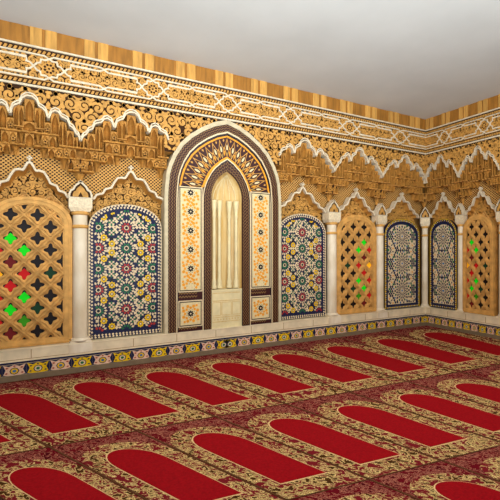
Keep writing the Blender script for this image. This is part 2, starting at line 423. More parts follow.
CELLS = [(0, .18, 3.48, 3.225, 'slot'), (0, .26, 3.205, 3.085, 'niche'), (.195, .19, 3.385, 3.135, 'twin'), (.19, .12, 3.12, 3.085, 'niche'), (.345, .13, 3.225, 3.085, 'flower'),
         (.345, .11, 3.33, 3.24, 'niche'), (.49, .16, 3.35, 3.085, 'slot'), (.64, .15, 3.25, 2.955, 'twin'), (.795, .14, 3.15, 2.945, 'slot'), (.935, .13, 3.08, 2.945, 'twin'), (.72, .12, 2.93, 2.815, 'flower'), (.85, .13, 2.93, 2.815, 'niche'), (.965, .10, 2.93, 2.815, 'flower'),
         (0, .17, 3.06, 2.92, 'niche'), (.155, .14, 3.06, 2.925, 'fan'), (.30, .14, 3.06, 2.925, 'flower'), (.445, .14, 3.06, 2.925, 'niche'), (.585, .14, 3.06, 2.925, 'fan'),
         (.27, .16, 2.89, 2.79, 'fan'), (.42, .13, 2.90, 2.80, 'niche'), (.56, .16, 2.90, 2.80, 'flower'),
         (.68, .16, 2.785, 2.67, 'fan'), (.815, .11, 2.785, 2.66, 'niche'), (.94, .12, 2.785, 2.66, 'flower')]
LEDGES = [(0, .57, 3.073, -.022, 6), (.57, 1, 2.942, -.026, 3), (.08, .66, 2.910, -.006, 4), (.50, 1, 2.798, -.012, 4), (.74, 1, 2.645, -.006, 2)]
BOT = [(0, 2.91), (.19, 2.91), (.20, 2.80), (.60, 2.79), (.61, 2.67), (.76, 2.66), (.77, 2.64), (1, 2.64)]
def env(t): return 3.50-.10*t-.33*t*t
def botm(t): return 2.90-.02*t if t < .3 else 2.894-(t-.3)*.52
def hood(wall, c, h, label, ):
    t0, t1 = hood_range(wall, c, h)
    t = thing('muqarnas_arch', wall, c, 0, label, 'arch hood', 'stalactite arch hoods of the arcade')
    # white scalloped outline: two strands
    m = MB(); P = []
    N = 110
    for i in range(N+1):
        u = -h+2*h*i/N
        if t0-.001 <= u <= t1+.001: P.append((u, interp(HT, abs(u)/h)))
    wd = .020 if wall == 'A' else .015
    m.ribbon([(x, z-.010) for x, z in P], wd, -.086, .03, CREAM)
    m.ribbon([(x, z+.026) for x, z in P], wd*.8, -.080, -.045, CREAM)
    m.build('arch_trim', t)
    for (tc_, wt, ztop, zbot, kind) in CELLS:
        for sg in ((1,) if tc_ == 0 else (-1, 1)):
            u = sg*tc_*h; ww = wt*h
            if u-ww*.4 < t0 or u+ww*.4 > t1: continue
            m = MB(); big_ = ztop-zbot > .17; yf = -.030 if big_ else (-.012 if zbot > 2.85 else -.004)
            if kind == 'slot': niche_cell(m, u, ww, zbot, ztop, yf, .135, GOLD2)
            elif kind == 'twin':
                for q in (-1, 1): niche_cell(m, u+q*ww*.25, ww*.5, zbot, ztop, yf, .10, GOLD2)
                m.lathe([(.008, zbot), (.008, ztop-.06), (.016, ztop-.04), (.020, ztop)], GOLD2, 8, u, yf-.002)
                m.box(u-ww/2, u+ww/2, yf-.012, .08, zbot-.012, zbot, GOLD2)
            elif kind == 'niche': niche_cell(m, u, ww, zbot, ztop, yf+.006, .115, GOLD2)
            elif kind == 'flower':
                niche_cell(m, u, ww, zbot, ztop, yf, .045, GOLD2)
                zc_ = zbot+(ztop-zbot)*.42; rr = .42*min(ww, .11)*(.8 if wall == 'A' else .9)
                m.slab([(u+rr*1.05*math.cos(q*PI/5), zc_+rr*1.15*math.sin(q*PI/5)) for q in range(10)], yf+.012, yf+.05, GROUND)
                kx = h/.6
                for q in range(5): m.slab([(u+kx*(.021*math.cos(q*2*PI/5+1.57)+.012*math.cos(v*PI/3)), zc_+.021*math.sin(q*2*PI/5+1.57)+.012*math.sin(v*PI/3)) for v in range(6)], yf+.004, yf+.012, GOLD2)
            elif kind == 'fan':
                m.lathe([(ww*.14, zbot), (ww*.17, zbot+.02), (ww*.22, zbot+(ztop-zbot)*.5), (ww*.36, zbot+(ztop-zbot)*.82), (ww*.52, ztop)], GOLD2, 20, u, .115, PI, 2*PI, 1, (.115-yf)/(ww*.52), .16)
            m.build('niche_cell', t)
    for (ta, tb, z, yf, nb) in LEDGES:
        spans = [(-tb, tb)] if ta == 0 else [(-tb, -ta), (ta, tb)]
        for a_, b_ in spans:
            ua, ub = max(a_*h, t0), min(b_*h, t1)
            if ub-ua < .05: continue
            m = MB(); n = 40; P = []
            for i in range(n+1):
                q = i/n; P.append((ua+(ub-ua)*q, yf-.028*abs(math.sin(q*PI*nb*(ub-ua)/((b_-a_)*h)))))
            for i in range(n):
                (xa, ya), (xb, yb_) = P[i], P[i+1]; zl, zu = z-.010, z+.010
                m.face([(xa, ya, zl), (xb, yb_, zl), (xb, yb_, zu), (xa, ya, zu)], GOLD2)
                m.face([(xa, ya, zu), (xb, yb_, zu), (xb, .117, zu), (xa, .117, zu)], GOLD2)
                m.face([(xa, ya, zl), (xa, .117, zl), (xb, .117, zl), (xb, yb_, zl)], GOLD2)
            m.build('ledge', t)
    m = MB(); n = 60; ea = (h+.12)/h if wall == 'A' and c > -1 else 1; eb = (h+.12)/h if wall == 'B' and c < 1 else 1   # plain back of the stalactite zone
    for i in range(n):
        a, b = -h*eb+(eb+ea)*h*i/n, -h*eb+(eb+ea)*h*(i+1)/n
        if (a < t0-.02 and eb == 1) or (b > t1+.02 and ea == 1): continue
        zl = interp(BOT, abs(a+b)/2/h)
        m.face([(a, .118, zl), (b, .118, zl), (b, .118, 3.56), (a, .118, 3.56)], GOLD2)
    m.build('hood_back', t)
    # pierced net behind, its dark holes painted on
    m = MB(); n = 60
    for i in range(n):
        a, b = -h*eb+(eb+ea)*h*i/n, -h*eb+(eb+ea)*h*(i+1)/n
        if (a < t0-.02 and eb == 1) or (b > t1+.02 and ea == 1): continue
        za, zb = (interp(ST, abs(q)/h) for q in (a, b))
        m.face([(a, .122, za), (b, .122, zb), (b, .122, 3.1), (a, .122, 3.1)], NET)
    m.build('pierced_net', t)
    # inner scalloped arch
    m = MB(); Q = []
    for i in range(N+1):
        u = -h+2*h*i/N
        if t0-.001 <= u <= t1+.001 and abs(u)/h < .765: Q.append((u, interp(ST, abs(u)/h)))
    m.ribbon(Q, .026 if wall == 'A' else .019, -.012, .10, CREAM); m.build('inner_trim', t)
    m = MB()
    Q2 = [(x*.90, 2.2+(z-2.2)*.86-.01) for x, z in Q]
    for i in range(len(Q)-1):                   # coved scalloped soffit
        a, b, c2, d2 = Q[i], Q[i+1], Q2[i+1], Q2[i]
        mid = [((a[0]*.6+d2[0]*.4), (a[1]*.6+d2[1]*.4)), ((b[0]*.6+c2[0]*.4), (b[1]*.6+c2[1]*.4))]
        m.face([(a[0], .0, a[1]), (mid[0][0], .06, mid[0][1]), (mid[1][0], .06, mid[1][1]), (b[0], .0, b[1])], GOLD2)
        m.face([(mid[0][0], .06, mid[0][1]), (d2[0], .14, d2[1]), (c2[0], .14, c2[1]), (mid[1][0], .06, mid[1][1])], GOLD2)
    m.build('scalloped_soffit', t)
    m = MB(); k = h/.6                           # carved tympanum
    ww = h*.80
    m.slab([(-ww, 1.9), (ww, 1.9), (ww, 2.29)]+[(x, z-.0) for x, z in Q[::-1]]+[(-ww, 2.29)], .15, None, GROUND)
    scroll_fill(m, lambda x, z: abs(x) < ww and z < interp(ST, abs(x)/h)-.03, -ww, ww, 2.0, 2.7, .05, .024, .132, .15, GOLD, sx=k if k < .8 else 1, rnd=random.Random(9))
    m.build('carved_tympanum', t)
    m = MB()                                     # finial
    for dx, dz, r in ((0, .035, .016), (-.022, .052, .012), (.022, .052, .012), (0, .07, .014), (0, .012, .009)):
        m.slab([(dx*k+r*math.cos(a*PI/4), 2.705+dz+r*math.sin(a*PI/4)) for a in range(8)], -.008, .06, CREAM)
    m.build('finial', t)
LH = {('A', 0): 'golden stalactite arch hood at the far left, above the large coloured glass lattice',
      ('A', 1): 'golden stalactite arch hood left of the prayer niche, above the colourful mosaic panel',
      ('A', 2): 'golden stalactite arch hood directly right of the prayer niche, its end cut off',
      ('A', 3): 'golden stalactite arch hood above the lattice screen between the middle two columns',
      ('A', 4): 'golden stalactite arch hood on the long wall ending at the room corner',
      ('B', 0): 'narrow golden stalactite arch hood on the right wall starting at the room corner',
      ('B', 1): 'narrow golden stalactite arch hood above the lattice screen of the right wall',
      ('B', 2): 'golden stalactite arch hood cut off by the right picture edge'}
for wall in 'AB':
    for i, (c, h) in enumerate(BAYS[wall]):
        if (wall, i) == ('B', 2): continue
        hood(wall, c, h, LH[(wall, i)])

# ---------------------------------------------------------------- pendants over the columns
def pendant(wall, u, s, label):
    t = thing('stalactite_pendant', wall, u, 2.49, label, 'pendant', 'stalactite pendants above the columns')
    for name, pr in (('lower_cup', [(.0, .0), (.028, .01), (.034, .03), (.03, .05), (.06, .10), (.075, .115), (.078, .13), (.05, .13)]),
                     ('middle_cup', [(.05, .125), (.06, .15), (.085, .175), (.115, .19), (.12, .205), (.09, .21), (.09, .255)]),
                     ('upper_cup', [(.09, .21), (.095, .25), (.125, .29), (.15, .30), (.152, .315), (.10, .32)])):
        m = MB(); m.lathe(pr, GOLD2, 30, 0, .09, PI, 2*PI, s, .85, .16)
        for a in (-.9, 0, .9):
            r = pr[4][0]*.98; z = pr[4][1]-.03
            if name != 'lower_cup':
                x = r*math.sin(a)*s; y = .085-r*math.cos(a)*.85
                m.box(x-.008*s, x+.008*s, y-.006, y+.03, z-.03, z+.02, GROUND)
        m.build(name, t)
# ---------------------------------------------------------------- marble columns
def column(wall, u, s, label, first=None):
    t = thing('marble_column', wall, u, .26, label, 'column', 'marble columns of the arcade')
    B = .26
    def part(name, fn, smooth=False, par=None):
        m = MB(); fn(m); return m.build(name, par or t, smooth)
    w = .142*s
    part('base', lambda m: (m.box(-w, w, -.005-.08*s, .10, .0, .12, MARB), m.box(-w*.93, w*.93, .002-.08*s, .10, .12, .15, MARB),
                            m.lathe([(.118*s, .15), (.122*s, .16), (.112*s, .175), (.10*s, .19)], MARB, 24, 0, .015)))
    shf = part('shaft', lambda m: m.lathe([(.094*s, .15), (.093*s, .8), (.090*s, 1.84)], MARB, 28, 0, .015), True)
    part('ring', lambda m: m.lathe([(.09*s, 1.625), (.106*s, 1.632), (.108*s, 1.650), (.104*s, 1.666), (.09*s, 1.672)], LATT, 28, 0, .015), True, shf)['label'] = 'ochre ring around the shaft'
    part('neck_ring', lambda m: m.lathe([(.09*s, 1.80), (.112*s, 1.812), (.116*s, 1.826), (.108*s, 1.842), (.09*s, 1.85)], LATT, 28, 0, .015), True, shf)['label'] = 'ochre ring below the capital'
    def cap(m):
        z0, z1, z2 = 1.845, 1.895, 2.03
        a, b = w*.82, w*1.0
        D = .08*s; pts = [(-a, -D+.02), (a, -D+.02), (a, .10), (-a, .10)], [(-b, -D), (b, -D), (b, .10), (-b, .10)]
        for i in range(4):
            j = (i+1) % 4
            m.face([(*pts[0][i], z0), (*pts[0][j], z0), (*pts[1][j], z1), (*pts[1][i], z1)], CAPM)
        m.face([(*p, z0) for p in pts[0][::-1]], CAPM)
        m.box(-b, b, -D, .10, z1, z2, CAPM)
        for k in range(3):                       # raised carving on the block
            x = (-.62+.62*k)*b
            m.slab([(x+.032*s*math.cos(q*PI/3), (z1+z2)/2+.042*math.sin(q*PI/3)) for q in range(6)], -D-.006, -D, CAPM)
        m.box(-b*1.03, b*1.03, -D-.005, .10, z2-.014, z2, CREAM)
    part('capital', cap)
    C = [(-1, 0), (-.97, .045), (-.85, .085), (-.62, .105), (-.50, .14), (-.34, .165), (-.16, .185), (-.05, .20), (0, .215)]
    C = C+[(-x, z) for x, z in C[-2::-1]]; C = [(x*w*.96, 2.03+z) for x, z in C]
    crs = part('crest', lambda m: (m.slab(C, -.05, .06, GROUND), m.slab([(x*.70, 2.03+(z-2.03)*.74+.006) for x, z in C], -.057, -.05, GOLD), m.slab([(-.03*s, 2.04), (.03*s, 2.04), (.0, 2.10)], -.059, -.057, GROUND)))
    part('crest_trim', lambda m: (m.ribbon(C, .023 if s > .8 else .016, -.066, .06, CREAM),
                                  m.slab([(.035*s*math.cos(a*PI/4), 2.235+.010*math.sin(a*PI/4)) for a in range(8)], -.066, -.03, CREAM)), par=crs)
cols = [('A', -6.815, 1, 'cream marble column between the far left lattice screen and the mosaic panel'),
        ('A', -2.553, 1, 'cream marble column right of the mosaic panel, first one right of the prayer niche'),
        ('A', -1.338, .88, 'cream marble column on the long wall, nearest the one in the room corner'),
        ('B', .80, .58, 'slender marble column on the right wall between the star mosaic and the lattice screen'),
        ('B', 1.585, .58, 'slender marble column at the right picture edge')]
PLB = ['left of the colourful mosaic panel, beside the far left lattice', 'between the right colourful mosaic panel and the middle lattice', 'between the middle lattice and the star mosaic of the long wall', 'between the star mosaic and the lattice of the right wall', 'at the right picture edge']
for (wall, u, s, lb), pl in zip(cols, PLB):
    pl = 'golden stalactite pendant '+pl
    column(wall, u, s, lb)
    pendant(wall, u, s, pl)
# corner column stands diagonally in the corner
column('A', -.05, .66, 'cream marble column standing in the room corner')
tc = [o for o in COL.objects if o.name.startswith('marble_column') and o.parent is None][-1]
tc.location = (-.045, -.03, .26); tc.rotation_euler = (0, 0, -PI/4)
pendant('A', -.06, .75, 'golden stalactite pendant hanging in the room corner')
tc = [o for o in COL.objects if o.name.startswith('stalactite_pendant') and o.parent is None][-1]
tc.location = (-.05, -.03, 2.49); tc.rotation_euler = (0, 0, -PI/4)

# ---------------------------------------------------------------- mosaic panels
def star(cx, cz, r1, r2, n, ph=0, sx=1):
    return [(cx+sx*(r1 if i % 2 == 0 else r2)*math.cos(ph+i*PI/n), cz+(r1 if i % 2 == 0 else r2)*math.sin(ph+i*PI/n)) for i in range(2*n)]
def kite(cx, cz, a, r0, r1, wd, sx=1):
    ca, sa = math.cos(a), math.sin(a); rm = (r0+r1)/2
    return [(cx+sx*r0*ca, cz+r0*sa), (cx+sx*(rm*ca-wd*sa), cz+rm*sa+wd*ca), (cx+sx*r1*ca, cz+r1*sa), (cx+sx*(rm*ca+wd*sa), cz+rm*sa-wd*ca)]
ZB, ZS, ZA = .40, 1.90, 2.235
def panel_frame(t, hw, colorful, s):
    Y = .03
    O = rounded(0, hw, ZB, ZS, ZA); I = rounded(0, hw-.075*s, ZB+.07, ZS-.01, ZA-.07)
    m = MB(); m.ring(O, I, Y-.012, .09, NAVY)
    m.slab([(-hw, ZB), (hw, ZB), (hw-.075*s, ZB+.07), (-hw+.075*s, ZB+.07)], Y-.012, .09, NAVY)
    # beads round the border, two rows of cream or one of yellow
    rows = (.20, .62) if colorful else (.42,)
    for f in rows:
        P = [(o[0]*(1-f)+i[0]*f, o[1]*(1-f)+i[1]*f) for o, i in zip(O, I)]
        P = P+[(hw*(1-f*.1)-k*.04, ZB+.07*f) for k in range(1, int((2*hw)/.04))]
        acc = 0; step = .046 if colorful else .042; nxt = 0; k = 0
        for a, b in zip(P, P[1:]):
            L = math.hypot(b[0]-a[0], b[1]-a[1])
            if L == 0: continue
            while nxt <= acc+L:
                q = (nxt-acc)/L; x, z = a[0]+(b[0]-a[0])*q, a[1]+(b[1]-a[1])*q; r = .017
                m.slab([(x-r*s, z), (x, z-r), (x+r*s, z), (x, z+r)], Y-.014, None, TCREAM if colorful else (YEL if k % 2 == 0 else TCREAM)); nxt += step; k += 1
            acc += L
    m.ribbon([(x*.985, z-.0) for x, z in O], .010, Y-.016, None, TCREAM if colorful else YEL)
    m.build('border', t)
    return I, (lambda x, z, g=0: inside_round(x, z, 0, hw-.075*s-g*s, ZB+.07+g, ZS-.01, ZA-.07-g)), Y
def colorful_panel(wall, c, hw, label):
    t = thing('mosaic_panel', wall, c, 0, label, 'mosaic panel')
    I, ins, Y = panel_frame(t, hw, True, 1)
    m = MB(); m.slab(I, Y, None, NAVY); occ = []
    def put(P, mt, dy=.0015):
        cx = sum(p[0] for p in P)/len(P); cz = sum(p[1] for p in P)/len(P)
        if ins(cx, cz, .018): m.slab(P, Y-dy, None, mt)
    zr = 1.91; V = .57; Hh = .37
    ros = []
    for i in (-1, 0, 1):
        for k in range(-1, 7):
            z = zr-k*V/2; ros.append((i*Hh, z, RED if (k+i) % 2 == 0 else GRN))
    for x, z, mt in ros:
        put(star(x, z, .022, .022, 4), BLK, .0024); occ.append((x, z, .118))
        put(star(x, z, .036, .030, 8), TCREAM, .0012)
        for a in range(8): put(kite(x, z, a*PI/4+PI/8, .030, .078, .020), mt, .002)
        for a in range(16): put(kite(x, z, a*PI/8, .072, .120, .0155), TCREAM)
    for k in range(-1, 4):
        zg = zr-V/2-k*V; zd = zr-k*V
        for sx in (-1, 1):
            for sz in (-1, 1):
                for (dx, dz, zz, mt) in ((.195, .062, zg, YEL), (.30, .145, zg, YEL), (.085, .15, zd, GRN), (.20, .07, zd, GRN)):
                    x, z = sx*dx, zz+sz*dz; occ.append((x, z, .05))
                    for a in range(8): put(kite(x, z, a*PI/4, .016, .052, .017), mt if (a % 2 == 0 or mt is YEL) else TCREAM)
                    put(star(x, z, .014, .014, 4), TCREAM)
                x, z = sx*.20, zd+sz*.155; occ.append((x, z, .026)); put(star(x, z, .022, .022, 4), BLK)
    st = .046; z = ZB+.05; row = 0
    while z < ZA:
        x = -hw+(st/2 if row % 2 else 0)
        while x < hw:
            if all((x-a)**2+(z-b)**2 > (r+.008)**2 for a, b, r in occ): put(star(x, z, .029, .018, 4, (row % 2)*PI/4), TCREAM)
            x += st
        z += st*.8; row += 1
    m.build('tile_field', t)
def star_panel(wall, c, hw, s, label):
    t = thing('mosaic_panel', wall, c, 0, label, 'mosaic panel')
    I, ins, Y = panel_frame(t, hw, False, s)
    m = MB(); m.slab(I, Y, None, NAVY)
    m.slab([(x*.93, ZB+.09+(z-ZB-.07)*.965) for x, z in I], Y-.001, None, TCREAM); occ = []
    def put(P, mt, dy=.002):
        cx = sum(p[0] for p in P)/len(P); cz = sum(p[1] for p in P)/len(P)
        if ins(cx, cz, .04): m.slab(P, Y-dy, None, mt)
    for k in range(-1, 4):
        z = 1.88-.56*k; occ.append((0, z, .265))
        put(star(0, z, .024, .024, 4), BLU, .003)
        for a in range(16):
            g = a*PI/8
            put(kite(0, z, g, .034, .145, .0125, s), NAVY)
            put(kite(0, z, g+PI/16, .115, .185, .021, s), NAVY)
            put(kite(0, z, g, .168, .238, .027, s), NAVY)
            if a % 2: put(star(s*.205*math.cos(g), z+.205*math.sin(g), .024, .024, 4, PI/4, s), GRN, .003)
            put(kite(0, z, g+PI/16, .220, .280, .024, s), BLU if a % 2 else NAVY)
        for sx in (-1, 1):
            x, zz = sx*s*.40, z-.28; occ.append((x, zz, .19))
            put(star(x, zz, .03, .03, 4, 0, s), GRN, .003)
            for a in range(12):
                g = a*PI/6; put(kite(x, zz, g, .042, .105, .019, s), NAVY); put(kite(x, zz, g+.26, .108, .168, .019, s), NAVY if a % 2 else ORANGE)
    st = .058; z = ZB+.08; row = 0
    while z < ZA:
        x = -hw+(st/2*s if row % 2 else 0)
        while x < hw:
            if all(((x-a)/s)**2+(z-b)**2 > r*r for a, b, r in occ): put(star(x, z, .033, .023, 4, (row % 2)*PI/4, s), (NAVY, GRN, NAVY, NAVY)[(row+int(x/st/s)) % 4])
            x += st*s
        z += st*.8; row += 1
    m.build('tile_field', t)
colorful_panel('A', -6.215, .500, 'arched mosaic panel of red, green and yellow tiles left of the prayer niche')
colorful_panel('A', -3.20, .515, 'arched mosaic panel of red, green and yellow tiles right of the prayer niche')
star_panel('A', -.672, .515, 1.0, 'arched mosaic panel with dark star rosettes on the long wall beside the corner')
star_panel('B', .41, .300, .62, 'narrow arched mosaic panel with dark star rosettes on the right wall beside the corner')

# ---------------------------------------------------------------- lattice screens
GLASS = {(-1, 0): GG, (-1, 2): GR, (-1, 4): GG, (-1, 6): GG2, (-2, -1): GG, (-2, 1): GDR, (-2, 3): GR, (-2, 5): GG, (-2, 7): GDR,
         (-3, 2): GY, (-3, 0): GR, (-3, 4): GR, (-3, 6): GR, (0, 5): GDG, (1, 2): GDG}
def lattice(wall, c, hw, s, mirror, label, z0=.395, zs=1.93, za=2.27, zt=2.34):
    t = thing('lattice_screen', wall, c, 0, label, 'lattice screen', None)
    f = .095*s; zb = z0+.085
    O = rounded(0, hw, z0, zs, za); I = rounded(0, hw-f, zb, zs-.03, za-.085)
    m = MB(); m.ring(O, I, -.012, .14, LATT); m.slab([(-hw, z0), (hw, z0), (hw-f, zb), (-hw+f, zb)], -.012, .14, LATT)
    I2 = rounded(0, hw-f*1.18, zb+.02, zs-.035, za-.10); m.ring(I, I2, .0, .14, LATT)
    O2 = rounded(0, hw-f*.25, z0+.02, zs-.01, za-.02); O3 = rounded(0, hw-f*.45, z0+.04, zs-.015, za-.04)
    m.ring(O2, O3, -.022, -.01, LATT); m.box(-hw+f*.2, hw-f*.2, -.022, -.01, z0+.02, z0+.045, LATT)
    m.build('frame', t)
    m = MB(); dx, dz = .147*s, .1475
    kk = int(hw/dx)+2
    panes = []
    for k in range(-kk, kk):
        for r in range(-7, 10):
            if (r-(0 if k % 2 else 1)+mirror) % 2: continue
            x = (k+.5)*dx; z = 1.6-r*dz
            if not inside_round(x, z, 0, hw-f+dx*.75, zb-.10, zs+.02, za-.0): continue
            rings = []
            N = 32
            for q in range(N):
                a = 2*PI*q/N; cs, sn = math.cos(a), math.sin(a)
                c4 = abs(math.cos(2*a)); rh = .045+.036*c4**2.6*(1.2 if sn > .8 else 1)
                rd = 1/(abs(cs)/.147+abs(sn)/.1475)
                rs = rh+.024+.006*c4                            # ogee edge of the strap
                pts = []
                for (rr, y) in ((rh, .030), (rh, .020), (rs-.006, .016), (rs, -.010), (rs+(rd-rs)*.30, -.012), (rs+(rd-rs)*.36, .010), (rs+(rd-rs)*.56, .010), (rs+(rd-rs)*.62, -.012), (rd, -.010)):
                    pts.append((x+s*rr*cs, y, z+rr*sn))
                rings.append(pts)
            for q in range(N):
                A_, B_ = rings[q], rings[(q+1) % N]
                for e in range(len(A_)-1): m.face([A_[e], A_[e+1], B_[e+1], B_[e]], LATT)
            g = GLASS.get(((-1-k) if mirror else k, r))
            if g: panes.append((x, z, g))
    # the lattice is trimmed to its frame
    bmv = m.v
    m.v = [(min(max(x, -hw+.3*f), hw-.3*f), y, max(z, z0+.02)) for x, y, z in bmv]
    m.build('lattice', t)
    m = MB(); m.slab(rounded(0, hw-f*.4, z0+.03, zs, za-.03), .038, None, GDARK); gb = b = m.build('glass_backing', t); b['label'] = 'dark glass behind the lattice'
    for x, z, g in panes:
        m = MB(); m.slab([(x+.062*s*math.cos(a*PI/4)*(1.1 if a % 2 == 0 else .8), z-.006+.066*math.sin(a*PI/4)*(1.1 if a % 2 == 0 else .8)) for a in range(8)], .031, .036, g)
        o = m.build('glass_pane', gb); o['label'] = g.name.replace('_', ' ')+' pane'
lattice('A', -7.385, .475, 1, False, 'large ochre lattice screen with coloured glass at the left picture edge')
lattice('A', -1.945, .505, .94, True, 'ochre lattice screen with coloured glass between two columns right of the prayer niche')
lattice('B', 1.145, .290, .60, False, 'narrow ochre lattice screen with coloured glass on the right wall')

# ---------------------------------------------------------------- mihrab
t = thing('prayer_niche', 'A', MC, .385, 'tall pointed prayer niche with mosaic surround and honey marble recess', 'prayer niche')
ZF = .385
def pz(P): return [(x, z-ZF) for x, z in P]
def arch(w_, spring, apex, z0=ZF, sh=None): return pz(pointed(0, w_, z0, spring, apex, sh))
m = MB()
o1, o2 = arch(.998, 2.35, 3.635), arch(.945, 2.35, 3.565)
m.ring(o1, o2, -.078, .10, FRAMEM); m.build('stone_frame', t)
def path_zig(m, A_, B_, step, mt, y, rows=3):
    acc = [0]
    C_ = [((a[0]+b[0])/2, (a[1]+b[1])/2) for a, b in zip(A_, B_)]
    for a, b in zip(C_, C_[1:]): acc.append(acc[-1]+math.hypot(b[0]-a[0], b[1]-a[1]))
    def at(sv, f):
        for i in range(len(acc)-1):
            if sv <= acc[i+1] and acc[i+1] > acc[i]:
                q = (sv-acc[i])/(acc[i+1]-acc[i])
                a = (A_[i][0]+(A_[i+1][0]-A_[i][0])*q, A_[i][1]+(A_[i+1][1]-A_[i][1])*q); b = (B_[i][0]+(B_[i+1][0]-B_[i][0])*q, B_[i][1]+(B_[i+1][1]-B_[i][1])*q)
                return (a[0]+(b[0]-a[0])*f, a[1]+(b[1]-a[1])*f)
        return C_[-1]
    for rr in range(rows):
        P = []; k = 0; sv = 0
        while sv < acc[-1]:
            f = (rr+.22+.56*(k % 2))/rows; P.append(at(sv, f)); k += 1; sv += step
        m.ribbon(P, .008, y, None, OLIVE)
    return at, acc[-1]
m = MB()
o3, o4 = arch(.822, 2.35, 3.45), arch(.806, 2.35, 3.425)
m.ring(o2, o3, -.066, .10, MAROON); path_zig(m, o2, o3, .026, OLIVE, -.0675, 3); m.build('outer_mosaic_border', t)
m = MB(); o5 = arch(.790, 2.35, 3.40)
m.ring(o3, o4, -.082, .10, TCREAM); m.ring(o4, o5, -.074, .10, BLK); m.build('fine_line_band', t)
# inner border round the niche
i0, i1, i2, i3 = [arch(a, b, c, sh=GPI) for a, b, c in ((.410, 2.40, 3.03), (.397, 2.40, 3.01), (.386, 2.40, 2.99), (.268, 2.45, 2.83))]
m = MB(); m.ring(i0, i1, -.080, .10, TCREAM); m.ring(i1, i2, -.080, .10, BLK); m.ring(i2, i3, -.078, .10, MAROON); path_zig(m, i2, i3, .026, OLIVE, -.0795, 3)
m.build('inner_mosaic_border', t)
# maroon ground behind the side panels
m = MB()
for sg in (-1, 1):
    x0, x1 = sorted((sg*.40, sg*.80)); m.box(x0, x1, -.060, .10, 0, 2.56-ZF, MAROON)
    for z in [k*.052 for k in range(1, 12)]:
        if z < .06 or .475 < z < .60:
            P = [(x0+.02+.022*k, z+(.012 if k % 2 else -.012)) for k in range(14)]; m.ribbon(P, .011, -.0612, None, OLIVE)
m.build('mosaic_ground', t)
# spandrel with radiating drops
m = MB()
sp = 2.545
def clipband(w_, spring, apex): return [(x, z) for x, z in arch(w_, spring, apex, z0=sp-.01)]
def band_from(w_, spring, apex, n=61, sh=None):
    P = pointed(0, w_, sp, spring, apex, sh); P = [p for p in P if p[1] >= sp-.001]
    P = [(P[0][0], sp)]+P+[(P[-1][0], sp)]
    acc = [0]
    for a, b in zip(P, P[1:]): acc.append(acc[-1]+math.hypot(b[0]-a[0], b[1]-a[1]))
    out = []
    for k in range(n):
        sv = acc[-1]*k/(n-1)
        for i in range(len(acc)-1):
            if sv <= acc[i+1]+1e-9 and acc[i+1] > acc[i]:
                q = (sv-acc[i])/(acc[i+1]-acc[i]); out.append((P[i][0]+(P[i+1][0]-P[i][0])*q, P[i][1]+(P[i+1][1]-P[i][1])*q-ZF)); break
    return out
OO, II = band_from(.790, 2.35, 3.40), band_from(.410, 2.40, 3.03, sh=GPI)
m.ring(OO, II, -.060, .10, MAROON)
def pt(k, f): 
    i = min(int(k), 59); q = k-i
    a = (OO[i][0]*(1-q)+OO[i+1][0]*q, OO[i][1]*(1-q)+OO[i+1][1]*q); b = (II[i][0]*(1-q)+II[i+1][0]*q, II[i][1]*(1-q)+II[i+1][1]*q)
    return (b[0]+(a[0]-b[0])*f, b[1]+(a[1]-b[1])*f)
m.ring([pt(k, .97) for k in range(61)], [pt(k, .90) for k in range(61)], -.066, -.06, ORANGE)
m.ring([pt(k, .09) for k in range(61)], [pt(k, .0) for k in range(61)], -.066, -.06, ORANGE)
ND = 17
for i in range(ND):
    k = 60*(i+.5)/ND; dk = 60/ND/2
    def drop(f0, fm, f1, wd, mt, y):
        P = [pt(k, f0), pt(k+wd*dk*.8, fm-.08), pt(k+wd*dk, fm+.02), pt(k+wd*dk*.55, fm+.12), pt(k, f1), pt(k-wd*dk*.55, fm+.12), pt(k-wd*dk, fm+.02), pt(k-wd*dk*.8, fm-.08)]
        m.slab(P, y, None, mt)
    drop(.08, .47, .90, 1.02, GOLD, -.0612); drop(.20, .47, .78, .70, MAROON, -.0622); drop(.36, .46, .60, .30, SAND, -.0634)
    m.slab([pt(k, .14), pt(k+.14*dk, .22), pt(k, .30), pt(k-.14*dk, .22)], -.0626, None, GRN)
    if i < ND-1:
        k2 = k+dk
        m.slab([pt(k2, .64), pt(k2+.50*dk, .885), pt(k2-.50*dk, .885)], -.0618, None, MAROON)
        m.slab([pt(k2, .74), pt(k2+.26*dk, .81), pt(k2, .87), pt(k2-.26*dk, .81)], -.0628, None, GOLD)
        m.slab([pt(k2, .13), pt(k2+.3*dk, .30), pt(k2, .40), pt(k2-.3*dk, .30)], -.0613, None, ORANGE)
m.build('spandrel_mosaic', t)
def side_panel(name, x0, x1, z0, z1, stars, lab):
    m = MB(); Y = -.070
    m.box(x0, x1, Y, .0, z0, z1, TCREAM); g = .016
    m.slab([(x0+g, z0+g), (x1-g, z0+g), (x1-g, z1-g), (x0+g, z1-g)], Y-.0012, None, BLK); g = .030
    m.slab([(x0+g, z0+g), (x1-g, z0+g), (x1-g, z1-g), (x0+g, z1-g)], Y-.0024, None, SAND)
    cx = (x0+x1)/2
    def put(P, mt, d):
        if all(x0+g < x < x1-g and z0+g < z < z1-g for x, z in P): m.slab(P, Y-d, None, mt)
    for z in stars:
        put(star(cx, z, .056, .034, 8), BLK, .0040); put(star(cx, z, .013, .013, 4), TCREAM, .005)
        for a in range(8):
            put(kite(cx, z, a*PI/4+PI/8, .055, .068, .008), BLK, .0040)
            put(kite(cx, z, a*PI/4, .064, .112, .026), ORANGE, .0036)
            put(star(cx+.118*math.cos(a*PI/4+.39), z+.118*math.sin(a*PI/4+.39), .026, .026, 3, a), ORANGE, .0036)
            put(kite(cx, z, a*PI/4+.12, .125, .175, .022), ORANGE, .0036)
    o = m.build(name, t)
